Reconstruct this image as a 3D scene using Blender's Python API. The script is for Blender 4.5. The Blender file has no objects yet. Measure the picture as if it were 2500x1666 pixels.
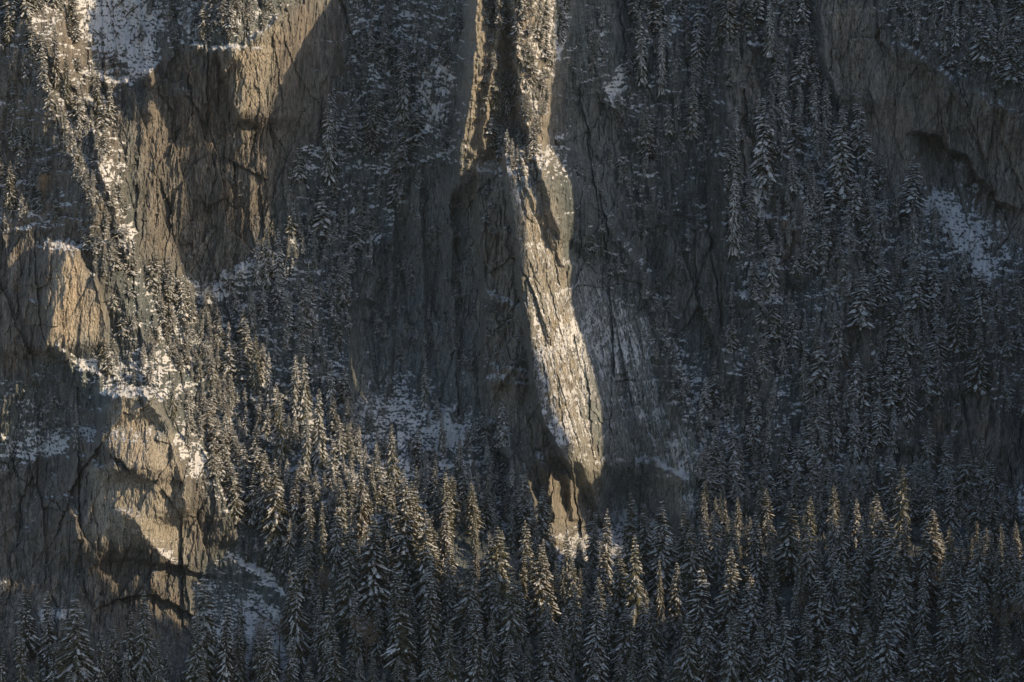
import bpy, math, random, os, time
import numpy as np
T0 = time.time()
QUICK = os.environ.get('QUICK') == '1'      # coarser terrain for layout tests only
scn = bpy.context.scene
col = scn.collection
random.seed(7)
rng = np.random.default_rng(7)

# ---------------------------------------------------------------- scale
# The survey grid: u,v run over the rock face, 2500 x 1666 units of 0.14 m
S = 0.14
DIST = 1100.0            # camera to the reference plane y = 0
CX, CY = 1250.0, 833.0
SUN_AZ = math.radians(66)    # from the viewing direction towards the right
SUN_EL = math.radians(23)
SH = (math.sin(SUN_AZ), -math.cos(SUN_AZ))          # horizontal direction to the sun
SUNDIR = np.array([SH[0]*math.cos(SUN_EL), SH[1]*math.cos(SUN_EL), math.sin(SUN_EL)])

# ---------------------------------------------------------------- noise
def _hash(ix, iy, seed):
    h = (ix.astype(np.int64)*374761393 + iy.astype(np.int64)*668265263 + seed*1442695041) & 0xffffffff
    h = ((h ^ (h >> 13))*1274126177) & 0xffffffff
    return h ^ (h >> 16)
def perlin(x, y, seed=0):
    x0 = np.floor(x); y0 = np.floor(y)
    fx = (x-x0).astype(np.float32); fy = (y-y0).astype(np.float32)
    ix = x0.astype(np.int64); iy = y0.astype(np.int64)
    u = fx*fx*fx*(fx*(fx*6-15)+10); v = fy*fy*fy*(fy*(fy*6-15)+10)
    def g(dx, dy):
        a = _hash(ix+dx, iy+dy, seed).astype(np.float32)*(2*math.pi/4294967296.0)
        return np.cos(a)*(fx-dx) + np.sin(a)*(fy-dy)
    a = g(0,0); b = g(1,0); c = g(0,1); d = g(1,1)
    return ((a+(b-a)*u) + ((c+(d-c)*u)-(a+(b-a)*u))*v)*1.5
def fbm(x, y, o=4, seed=0, gain=.5, lac=2.03):
    s = 0; a = 1.0; t = 0
    for i in range(o):
        s = s + a*perlin(x, y, seed+i*17); t += a; a *= gain; x = x*lac+3.7; y = y*lac+1.3
    return s/t
def ridged(x, y, o=4, seed=0, gain=.55, lac=2.1):
    s = 0; a = 1.0; t = 0
    for i in range(o):
        s = s + a*(1-2*np.abs(perlin(x, y, seed+i*23))); t += a; a *= gain; x = x*lac+5.1; y = y*lac+2.9
    return s/t
def facets(x, y, seed=0):
    """broken plates: every cell is a small tilted plane; returns height and distance to the nearest joint"""
    ix = np.floor(x).astype(np.int64); iy = np.floor(y).astype(np.int64)
    f1 = np.full(x.shape, 9., np.float32); f2 = f1.copy(); hgt = np.zeros(x.shape, np.float32)
    for dx in (-1, 0, 1):
        for dy in (-1, 0, 1):
            h = _hash(ix+dx, iy+dy, seed)
            r1 = (h & 1023)/1023.; r2 = ((h >> 10) & 1023)/1023.; r3 = ((h >> 20) & 255)/255.; r4 = ((h >> 5) & 255)/255.; r5 = ((h >> 24) & 255)/255.
            ex = x-(ix+dx+r1); ey = y-(iy+dy+r2); d2 = np.sqrt(ex*ex+ey*ey)
            c = d2 < f1
            f2 = np.where(c, f1, np.minimum(f2, d2))
            hgt = np.where(c, (r3-.5)+(r4-.5)*1.9*ex+(r5-.5)*1.2*ey, hgt); f1 = np.where(c, d2, f1)
    return hgt, f2-f1
def sstep(a, b, x):
    t = np.clip((x-a)/(b-a), 0, 1); return t*t*(3-2*t)

# ---------------------------------------------------------------- plan drawing of the mountain (zones)
K = 1.0625
def Z(*p): return [(a*K, b*K) for a, b in p]
WALLS = {
 'upper_left': Z((270,240),(330,170),(390,125),(480,115),(520,112),(600,80),(650,40),(700,0),(800,-60),(800,250),(700,330),(660,400),(640,540),(560,600),(480,670),(420,640),(330,600),(300,420)),
 'left_buttress': Z((-200,560),(60,545),(170,520),(235,660),(245,800),(130,790),(60,860),(-200,900)),
 'lower_left': Z((-200,1060),(150,1050),(190,1000),(240,930),(330,900),(400,980),(480,1090),(530,1230),(440,1320),(450,1480),(440,1560),(200,1600),(-200,1600)),
 'centre_left': Z((830,640),(900,560),(960,450),(1060,400),(1100,420),(1120,700),(1110,980),(1000,960),(940,840),(880,900),(820,960),(800,800)),
 'striated': Z((640,60),(700,0),(790,-60),(800,120),(770,200),(700,330),(660,400),(640,200)),
 'pillar_rock': Z((1090,420),(1165,380),(1220,700),(1240,880),(1255,960),(1300,1050),(1380,1190),(1390,1280),(1180,1300),(1220,1180),(1160,1010),(1110,980),(1110,700)),
 'slab': Z((1165,380),(1200,400),(1260,420),(1300,580),(1345,760),(1360,950),(1390,1080),(1380,1190),(1340,1110),(1300,1050),(1255,960),(1240,880),(1215,700),(1200,560)),
 'teal_slab': Z((1300,560),(1370,640),(1480,740),(1520,900),(1590,1000),(1600,1180),(1400,1200),(1390,1060),(1350,950)),
 'recess_foot': Z((1385,1040),(1600,1060),(1620,1250),(1400,1290),(1200,1290),(1200,1200),(1380,1190)),
 'right_recess': Z((1310,250),(1380,230),(1440,450),(1480,560),(1560,500),(1640,560),(1650,860),(1600,850),(1540,640),(1420,560),(1320,450)),
 'r2': Z((1400,-60),(1450,-60),(1440,120),(1400,180)),
 'r3': Z((1670,130),(1760,130),(1765,380),(1690,420)),
 'r4': Z((1770,450),(1855,470),(1840,640),(1750,560)),
 'arch_wall': Z((1870,-60),(1960,-60),(2010,50),(2100,110),(2200,185),(2600,280),(2600,620),(2290,570),(2250,500),(2180,445),(2090,470),(2035,440),(1990,330),(1930,220),(1895,130)),
 'low_right': Z((2140,930),(2240,900),(2353,960),(2600,960),(2600,1200),(2353,1190),(2180,1110),(2060,1050)),
 'rl2': Z((1930,750),(1990,760),(1990,900),(1930,880)),
 'thin1': Z((1440,560),(1475,590),(1520,800),(1480,730)),
}
SMOOTH = [Z((130,575),(175,590),(240,700),(240,790),(120,790),(110,650)), Z((245,930),(330,905),(400,1000),(420,1090),(330,1100),(240,1030)), Z((205,1050),(320,1100),(420,1110),(430,1280),(330,1260),(210,1240)),
          Z((1130,900),(1215,900),(1230,980),(1220,1180),(1160,1010)), Z((2000,100),(2150,180),(2140,420),(2060,440),(1990,320))]
SNOWY = [
 (Z((395,-60),(640,-60),(630,40),(520,95),(420,100)), .6), (Z((200,300),(270,400),(310,560),(270,560),(220,430)), .45),
 (Z((180,0),(230,-60),(400,20),(360,90),(372,150),(330,185),(280,120),(230,110),(190,60)), .72),
 (Z((960,120),(1050,120),(1055,250),(1000,330),(950,300)), .75),
 (Z((460,700),(500,630),(580,585),(600,610),(520,690)), .9),
 (Z((350,640),(400,640),(450,790),(400,860),(350,760)), .35),
 (Z((135,785),(180,790),(245,830),(230,870),(190,862)), .55),
 (Z((1215,600),(1300,600),(1350,900),(1365,1040),(1300,1050),(1255,960),(1225,740)), .9),
 (Z((1385,190),(1430,160),(1430,230),(1395,240)), 1.0),
 (Z((1705,395),(1760,390),(1775,490),(1740,500)), .9),
 (Z((1705,580),(1740,590),(1790,680),(1720,690)), .95),
 (Z((2085,462),(2160,460),(2240,520),(2290,640),(2240,620),(2160,500),(2090,480)), .85),
 (Z((1370,950),(1540,960),(1590,1060),(1600,1110),(1400,1110)), .55),
 (Z((1000,940),(1060,940),(1075,1030),(1010,1030)), .95),
 (Z((530,1270),(580,1280),(640,1320),(660,1370),(560,1330)), .8),
 (Z((70,1380),(160,1400),(170,1440),(90,1440)), .85),
 (Z((560,1380),(690,1400),(680,1620),(550,1620)), .5),
 (Z((265,490),(300,530),(320,620),(290,600)), 1.0),
 (Z((1125,640),(1200,680),(1205,720),(1125,700)), .8),
 (Z((1115,830),(1200,850),(1205,880),(1120,880)), .7),
 (Z((440,880),(520,900),(560,1100),(520,1180),(480,1050)), .35),
 (Z((1180,-60),(1310,-60),(1310,90),(1260,250),(1200,300),(1180,60)), .95),
 (Z((1180,1160),(1215,1150),(1220,1210),(1190,1210)), .8),
 (Z((1380,640),(1480,740),(1510,900),(1400,960),(1360,800)), .6),
 (Z((340,1240),(380,1250),(410,1300),(370,1290),(320,1200)), 1.0),
 (Z((690,0),(1080,0),(1060,380),(700,400)), .35),
 (Z((0,880),(160,900),(150,1050),(0,1050)), .55),
 (Z((400,1000),(470,1050),(500,1170),(440,1130)), .7),
]
CLING = [(Z((850,600),(960,470),(1080,430),(1095,900),(960,850),(860,900)), 3.6, (22,50)), (Z((1108,690),(1205,705),(1212,835),(1118,862)), 6, (22,45)),
 (Z((1100,400),(1165,400),(1190,540),(1110,540)), 4, (20,38)), (Z((1320,300),(1640,520),(1650,860),(1500,700),(1330,600)), 2.2, (25,50)), (Z((1670,130),(1860,150),(1850,640),(1690,600)), 2.5, (30,60)),
 (Z((300,300),(640,300),(640,640),(330,600)), .35, (16,32)), (Z((1115,870),(1220,870),(1225,1180),(1160,1000)), .8, (18,34)), (Z((1390,960),(1600,980),(1610,1180),(1400,1180)), 1.2, (20,40))]
FOREST = [
 (Z((140,270),(230,330),(285,450),(318,620),(300,700),(240,570),(160,400)), 9.0, (30,65)),
 (Z((330,630),(480,680),(570,900),(560,1220),(500,1080),(440,930),(380,800)), 8.0, (40,85)), # polygon, trees per 100x100 units, height range
 (Z((-150,-150),(180,-150),(200,150),(280,280),(190,380),(100,420),(-150,400)), 5.0, (50,110)),
 (Z((190,-150),(400,-150),(360,200),(230,200)), 1.6, (25,60)),
 (Z((380,-150),(660,-150),(640,50),(520,108),(480,100),(400,120)), 9, (38,80)),
 (Z((-150,400),(130,400),(250,570),(330,720),(430,900),(470,1020),(400,960),(330,890),(230,900),(235,680),(150,520),(-150,530)), 6.5, (35,80)),
 (Z((700,330),(770,180),(900,60),(950,300),(1060,360),(1050,410),(960,450),(900,560),(830,640),(860,700),(800,800),(810,960),(900,1000),(1000,940),(1110,990),(1215,1050),(1220,1210),(900,1210),(540,1210),(450,1000),(440,760),(480,700),(600,600),(650,520)), 6.0, (50,105)),
 (Z((780,-150),(1080,-150),(1060,350),(930,350),(800,200)), 6, (30,75)),
 (Z((1125,-150),(1310,-150),(1300,90),(1265,180),(1240,330),(1200,400),(1150,370),(1110,320)), 16, (35,80)),
 (Z((1320,60),(1400,-150),(1660,-150),(1660,420),(1600,500),(1460,450),(1480,620),(1400,640),(1320,560)), 5.5, (30,60)),
 (Z((1450,-150),(1660,-150),(1660,400),(1500,420),(1450,300)), 4.5, (60,110)),
 (Z((1480,540),(1640,560),(1700,900),(1620,1000),(1520,800)), 3.0, (30,55)),
 (Z((1660,-150),(1880,-150),(1900,150),(1940,240),(2050,450),(2100,490),(2170,540),(2250,680),(2353,640),(2600,640),(2600,960),(2100,980),(2000,1000),(1800,1150),(1620,1150),(1600,930),(1680,860),(1660,450)), 6.5, (55,125)),
 (Z((1850,500),(2200,600),(2330,700),(2330,1000),(1880,980)), 5, (60,100)),
 (Z((1620,900),(2600,900),(2600,1210),(1600,1210)), 5.0, (60,130)),
 (Z((1990,-150),(2600,-150),(2600,260),(2353,235),(2200,165),(2060,88)), 9, (60,110)),
 (Z((1380,960),(1590,970),(1600,1100),(1400,1090)), 5.0, (22,42)),
 (Z((1440,560),(1480,600),(1560,820),(1600,960),(1520,900)), 7.0, (25,45)),
 (Z((-150,860),(160,900),(150,1050),(-150,1050)), 4.5, (25,60)),
 (Z((1110,690),(1205,700),(1205,830),(1110,860)), 6, (25,50)),
 (Z((960,480),(1020,470),(1020,900),(980,900)), 4, (30,55)),
 (Z((1600,1140),(2600,1150),(2600,1300),(1600,1300)), 6.5, (95,160)),
 (Z((520,1220),(660,1300),(640,1380),(560,1300)), 3, (40,80)),
 (Z((530,1180),(1260,1210),(1260,1700),(680,1700),(650,1300)), 3.6, (120,190)),
 (Z((1240,1320),(1420,1290),(1640,1270),(2600,1190),(2600,1700),(1240,1700)), 4.2, (110,175)),
 (Z((-150,1460),(200,1540),(440,1560),(560,1480),(680,1540),(680,1700),(-150,1700)), 2.6, (110,170)),
]
# tone of the rock: 1 warm brown, 0 cold grey green
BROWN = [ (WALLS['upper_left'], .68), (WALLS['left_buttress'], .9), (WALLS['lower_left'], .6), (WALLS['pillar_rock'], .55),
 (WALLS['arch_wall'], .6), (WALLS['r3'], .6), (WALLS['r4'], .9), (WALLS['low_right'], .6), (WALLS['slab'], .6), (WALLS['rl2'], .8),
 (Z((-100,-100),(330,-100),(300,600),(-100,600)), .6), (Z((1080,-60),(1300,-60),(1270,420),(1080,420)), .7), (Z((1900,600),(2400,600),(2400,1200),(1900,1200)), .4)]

def in_poly(X, Y, poly):
    ins = np.zeros(X.shape, bool)
    n = len(poly)
    for i in range(n):
        x1, y1 = poly[i]; x2, y2 = poly[(i+1) % n]
        if y1 == y2: continue
        c = ((y1 > Y) != (y2 > Y)) & (X < (x2-x1)*(Y-y1)/(y2-y1)+x1)
        ins ^= c
    return ins
def seg_dist(X, Y, poly):
    d = np.full(X.shape, 1e9, np.float32)
    n = len(poly)
    for i in range(n):
        x1, y1 = poly[i]; x2, y2 = poly[(i+1) % n]
        dx, dy = x2-x1, y2-y1
        t = np.clip(((X-x1)*dx+(Y-y1)*dy)/(dx*dx+dy*dy+1e-9), 0, 1)
        d = np.minimum(d, np.hypot(X-x1-t*dx, Y-y1-t*dy))
    return d
def region(X, Y, poly, soft):
    """soft indicator of a polygon, evaluated only near it"""
    out = np.zeros(X.shape, np.float32)
    xs = [p[0] for p in poly]; ys = [p[1] for p in poly]
    m = (X > min(xs)-soft) & (X < max(xs)+soft) & (Y > min(ys)-soft) & (Y < max(ys)+soft)
    if not m.any(): return out
    x = X[m]; y = Y[m]
    d = seg_dist(x, y, poly); ins = in_poly(x, y, poly)
    sd = np.where(ins, d, -d)
    out[m] = sstep(-soft, soft, sd)
    return out

# ---------------------------------------------------------------- large forms: depth in metres (positive = deeper into the mountain)
DP = [ # x, y in units, depth
 (-400,-300,10),(-400,400,-5),(-400,900,-30),(-400,1500,-70),(-400,1900,-110),
 (0,-300,15),(0,0,0),(120,100,2),(60,300,-10),(0,450,-12),(220,260,4),(280,-200,46),(300,60,30),(380,120,12),(400,200,8),
 (540,60,-4),(560,-250,4),(560,230,6),(600,450,14),(480,400,10),(430,600,8),(700,200,18),(760,100,26),(850,100,40),(830,-250,58),(760,350,30),(720,500,24),
 (640,640,16),(520,700,8),(440,740,-4),(350,640,-10),(400,860,-14),(330,560,-8),(300,450,-10),(200,400,-12),
 (100,620,-30),(225,700,-34),(100,800,-36),(250,860,-34),(0,1000,-34),(150,1050,-34),(320,980,-50),(395,1150,-54),(300,1250,-58),(540,1250,-36),(200,1400,-54),(400,1400,-54),(400,1560,-58),(0,1450,-55),(100,1560,-72),(400,1700,-98),(250,1900,-120),
 (500,900,-12),(460,1020,-24),(560,1050,-18),(600,850,-2),(750,800,0),(800,600,18),(900,400,30),(1000,250,34),(1000,0,44),(1000,-300,66),(950,550,30),(900,750,24),(950,950,10),(1080,800,20),(1100,600,22),(1100,450,20),
 (850,1050,-18),(1000,1100,-16),(1150,1100,-14),(700,1150,-30),(850,1250,-42),(1050,1280,-40),(620,1350,-40),(640,1560,-60),(850,1450,-76),(1050,1500,-80),(1250,1450,-66),(850,1900,-130),
 (1180,100,2),(1230,250,2),(1300,0,-4),(1300,-300,0),(1240,500,-3),(1300,700,0),(1350,900,-6),(1400,1100,-12),(1250,1050,-4),(1300,1300,-22),
 (1420,300,30),(1420,600,24),(1480,800,20),(1550,1000,16),(1500,1150,22),(1520,1290,18),(1610,1270,14),(1440,1310,0),(1530,1370,-34),(1420,1370,-34),
 (1450,0,46),(1550,-300,66),(1600,300,42),(1700,100,48),(1650,600,34),(1720,850,26),(1850,300,40),(1850,600,26),(1800,-300,70),
 (2000,0,56),(2050,250,48),(2100,-300,78),(2200,60,46),(2200,300,44),(2300,250,40),(2200,480,36),(2050,480,30),(2400,100,30),(2400,-250,62),(2450,420,30),(2250,620,22),(2400,650,16),
 (2000,700,18),(2200,850,8),(2400,900,4),(1900,950,8),(2100,1050,-2),(2400,1100,-4),(1750,1080,4),(2600,1100,-10),(2900,600,0),(2900,-300,40),(2900,1200,-20),
 (1650,1230,-4),(1900,1230,-10),(2250,1230,-16),(2500,1230,-22),(1750,1360,-44),(2000,1360,-56),(2300,1380,-72),(2500,1390,-80),(1500,1430,-56),(1500,1500,-66),(1800,1500,-72),(2100,1500,-82),(2400,1520,-98),(1500,1650,-96),(1900,1650,-100),(2300,1650,-112),(1500,1900,-140),(2300,1900,-150),(2900,1900,-165),(2900,1550,-120),
]
def tps_fit(P):
    P = np.array(P, float); x = P[:,0]/1000; y = P[:,1]/1000; z = P[:,2]
    n = len(P); r2 = (x[:,None]-x[None])**2+(y[:,None]-y[None])**2
    Km = .5*r2*np.log(r2+1e-12) + np.eye(n)*1e-3
    Q = np.stack([np.ones(n), x, y], 1)
    A = np.zeros((n+3, n+3)); A[:n,:n] = Km; A[:n,n:] = Q; A[n:,:n] = Q.T
    w = np.linalg.solve(A, np.concatenate([z, [0,0,0]]))
    return x, y, w
_tx, _ty, _tw = tps_fit(DP)
def tps(X, Y):
    # evaluated coarsely and interpolated with a smooth cubic
    gx = np.arange(-520, 3061, 20.); gy = np.arange(-420, 2061, 20.)
    GX, GY = np.meshgrid(gx/1000, gy/1000)
    s = _tw[-3]+_tw[-2]*GX+_tw[-1]*GY
    for i in range(len(_tx)):
        r2 = (GX-_tx[i])**2+(GY-_ty[i])**2
        s += _tw[i]*.5*r2*np.log(r2+1e-12)
    fx = (X-gx[0])/20; fy = (Y-gy[0])/20
    ix = np.clip(np.floor(fx).astype(int), 1, len(gx)-3); iy = np.clip(np.floor(fy).astype(int), 1, len(gy)-3)
    tx = fx-ix; ty = fy-iy
    def w4(t): return [((-t+2)*t-1)*t/2, ((3*t-5)*t*t+2)/2, ((-3*t+4)*t+1)*t/2, (t-1)*t*t/2]
    wx = w4(tx); wy = w4(ty); out = 0
    for a in range(4):
        row = 0
        for b in range(4): row = row + wx[b]*s[iy+a-1, ix+b-1]
        out = out + wy[a]*row
    return out

# ribs: crest line, height forward, fall-off left / right (units), end tapers
RIBS = [
 # the great pillar: crest = left edge of the sunlit slab
 (Z((1164,360),(1172,450),(1190,560),(1206,700),(1226,860),(1246,960),(1280,1020),(1312,1075)), 18, 16, 200, 30, 90),
 (Z((1340,1060),(1352,1100),(1368,1150),(1372,1200)), 7, 26, 60, 30, 14),
 # stepped shoulder left of the slab
 (Z((1098,400),(1104,560),(1118,700),(1116,860),(1120,980),(1170,1060),(1200,1250)), 9, 16, 420, 40, 60),
 # sunlit left rib at the top
 (Z((1100,-200),(1098,0),(1094,90),(1084,200),(1070,300),(1056,380),(1050,430)), 24, 36, 64, 40, 40),
 (Z((1150,-200),(1148,60),(1125,200),(1110,330)), 8, 20, 40, 40, 60),
 (Z((1180,-200),(1183,0),(1190,150),(1205,260),(1225,340),(1250,420),(1285,540)), 12, 26, 120, 50, 60),
 (Z((1320,-200),(1312,80),(1290,130),(1270,200),(1255,290),(1247,350),(1275,420),(1302,560),(1310,620)), 7, 170, 10, 50, 60),
 (Z((1190,340),(1205,420),(1262,540),(1298,620)), 3, 10, 40, 30, 30),
 # left mountain ridge
 (Z((60,-150),(85,120),(120,250),(160,330),(190,420),(215,500)), 11, 130, 125, 60, 90),
 (Z((235,560),(265,640),(300,740),(335,840),(370,930),(410,1020),(450,1100),(485,1190)), 5, 50, 90, 60, 40),
 (Z((120,-150),(150,120),(190,250),(235,330),(272,420),(298,520),(310,560)), 7, 190, 12, 60, 60),
 (Z((312,560),(318,620),(345,720),(375,820),(415,920),(455,1010),(495,1090),(530,1200),(536,1240)), 6, 110, 12, 40, 20),
 (Z((215,300),(225,380),(262,470),(292,600)), 5, 20, 40, 30, 30),
 (Z((150,575),(135,650),(118,760),(105,800)), 11, 120, 150, 30, 30),
 (Z((175,590),(215,640),(243,740),(238,790)), 5, 110, 12, 30, 20),
 (Z((330,905),(370,960),(400,1040),(420,1110),(430,1180)), 10, 130, 30, 20, 40),
 (Z((262,910),(240,960),(238,1010),(262,1080)), 11, 24, 200, 25, 40),
 (Z((205,1010),(205,1060),(200,1150),(180,1260)), 12, 90, 230, 40, 60),
 (Z((300,1180),(325,1225),(360,1262),(402,1300)), 6, 60, 46, 20, 8),
 (Z((150,1150),(170,1190),(182,1240)), 5, 60, 14, 20, 12),
 # the sunlit crag under the upper left forest
 (Z((660,-80),(648,0),(640,50),(600,140),(560,240),(550,270)), 0.1, 30, 30, 40, 20),
 (Z((512,112),(520,170),(532,225),(548,270)), 9, 14, 200, 10, 30),
 (Z((340,165),(352,210),(350,260)), 6, 70, 14, 20, 30),
 (Z((425,210),(435,250),(440,300)), 5, 40, 16, 20, 30),
 (Z((600,610),(560,620),(550,560)), 0.1, 30, 30, 10, 10),
 (Z((800,690),(806,760),(805,830),(800,950)), 9, 50, 16, 40, 60),
 (Z((870,560),(868,640),(860,690)), 6, 60, 14, 40, 20),
 (Z((905,520),(900,700),(890,900)), 6, 40, 14, 60, 60), (Z((965,450),(972,700),(960,880)), 6, 34, 16, 60, 60), (Z((1035,420),(1040,650),(1052,950)), 7, 40, 14, 60, 60),
 (Z((760,-200),(770,100),(745,300)), 5, 60, 14, 60, 60), (Z((1540,100),(1560,400),(1555,620)), 6, 50, 14, 60, 60), (Z((1480,-200),(1490,100),(1470,300)), 5, 50, 16, 60, 60),
 (Z((1070,1010),(1085,1090),(1080,1200)), 7, 60, 20, 40, 60),
 (Z((1170,1020),(1205,1080),(1225,1150),(1225,1230)), 8, 70, 16, 40, 40),
 (Z((1240,1060),(1262,1110),(1275,1190)), 9, 26, 34, 40, 20),
 (Z((1296,1090),(1312,1140),(1318,1190)), 7, 20, 26, 20, 15),
 (Z((1375,1080),(1386,1120),(1380,1190)), 6, 40, 16, 30, 10),
 # right of the pillar
 (Z((1330,420),(1400,520),(1470,620),(1500,740),(1560,860),(1590,960),(1600,1100)), 8, 160, 30, 60, 40),
 (Z((1660,-100),(1670,200),(1660,400),(1665,700),(1660,880)), 11, 40, 120, 60, 60),
 (Z((1960,500),(1940,700),(1900,950),(1880,1100)), 7, 60, 30, 60, 60), (Z((2120,520),(2100,800),(2080,1000)), 6, 60, 40, 60, 60), (Z((2260,640),(2290,850),(2300,1050)), 6, 60, 40, 60, 60), (Z((1780,620),(1760,850),(1790,1050)), 7, 50, 30, 60, 60),
 (Z((1770,-100),(1765,100),(1780,300)), 7, 20, 60, 60, 60),
 (Z((1770,300),(1850,470),(1845,640)), 6, 120, 18, 60, 30),
 (Z((1880,-100),(1895,130),(1930,230)), 8, 30, 260, 60, 60),
 (Z((2150,255),(2165,310),(2210,360),(2270,420),(2290,470)), 0.1, 40, 30, 30, 10),
 (Z((2180,180),(2160,240),(2150,300)), 5, 30, 80, 30, 30),
 (Z((1960,560),(1985,760),(1990,900)), 5, 40, 16, 60, 40),
 (Z((2240,900),(2250,1000),(2240,1100)), 4, 40, 60, 30, 40),
]
# steps: below the line the rock comes forward (ledge that carries snow); height, softness, fade length below
LEDGES = [
 (Z((1118,668),(1150,690),(1208,700)), 5, 8, 170), (Z((1115,828),(1150,838),(1210,850)), 5, 8, 160),
 (Z((1110,395),(1140,400),(1165,420)), 3, 8, 90), (Z((1110,520),(1160,530),(1190,545)), 3, 7, 80),
 (Z((400,90),(480,112),(520,112),(600,75),(640,40)), 5, 8, 90),
 (Z((200,170),(270,190),(330,180),(380,130)), 7, 12, 120),
 (Z((135,800),(190,840),(240,862)), 8, 14, 90), (Z((60,690),(100,700),(115,712)), 3, 6, 60),
 (Z((240,905),(330,898),(370,930)), 6, 9, 110), (Z((170,1035),(200,1050),(230,1075)), 6, 9, 90),
 (Z((470,690),(520,640),(580,590)), 6, 16, 80), (Z((380,640),(430,655)), 4, 8, 50),
 (Z((1690,75),(1750,70)), 4, 8, 60), (Z((1680,110),(1770,105)), 5, 8, 80),
 (Z((1700,470),(1780,505),(1850,500)), 7, 14, 80), (Z((1700,680),(1800,690)), 6, 14, 90),
 (Z((1880,20),(1930,25)), 3, 6, 60), (Z((1940,205),(1985,228)), 3, 5, 50), (Z((2000,225),(2060,248)), 2, 4, 40),
 (Z((2060,90),(2140,150),(2230,210),(2353,262),(2500,300)), 8, 14, 120),
 (Z((2085,478),(2160,488)), 6, 9, 60), (Z((1390,230),(1440,225)), 4, 10, 60),
 (Z((1380,1060),(1480,1050),(1590,1110)), 6, 12, 120), (Z((2010,1010),(2100,1020),(2220,990)), 5, 9, 80),
 (Z((530,1280),(600,1310),(660,1380)), 6, 12, 60), (Z((1100,960),(1160,985),(1200,1015)), 4, 8, 60),
 (Z((1115,870),(1205,885)), 2, 5, 40), (Z((1830,300),(1870,300)), 4, 7, 60), (Z((1640,360),(1700,350)), 3, 7, 60),
 (Z((2200,960),(2280,950)), 3, 6, 60), (Z((1450,960),(1560,930)), 3, 9, 60), (Z((930,380),(1040,350)), 5, 10, 70),
 (Z((900,240),(960,260)), 3, 9, 70), (Z((700,345),(750,350)), 5, 9, 90), (Z((980,760),(1040,770)), 3, 8, 50),
]
# hollows cut back into the rock under an arched rim: rim line, depth, fade below
HOLLOWS = [
 (Z((2095,305),(2150,312),(2180,345),(2218,358),(2240,404),(2262,418),(2300,470),(2340,480)), 15, 6, 170),
 (Z((225,1290),(300,1285),(380,1300),(415,1305),(500,1330)), 5, 6, 60),
 (Z((215,1400),(290,1375),(350,1365),(400,1395),(500,1430)), 5, 3, 60),
 (Z((240,1030),(290,1070),(330,1105)), 5, 3, 30),
 (Z((540,300),(555,275),(600,290)), 5, 4, 50), (Z((0,0),(1,1)), 0.01, 3, 4),
]
def poly_x(Y, line):
    ys = np.array([p[1] for p in line]); xs = np.array([p[0] for p in line])
    o = np.argsort(ys); return np.interp(Y, ys[o], xs[o]), ys.min(), ys.max()
def poly_y(X, line):
    ys = np.array([p[1] for p in line]); xs = np.array([p[0] for p in line])
    o = np.argsort(xs); return np.interp(X, xs[o], ys[o]), xs.min(), xs.max()

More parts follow.
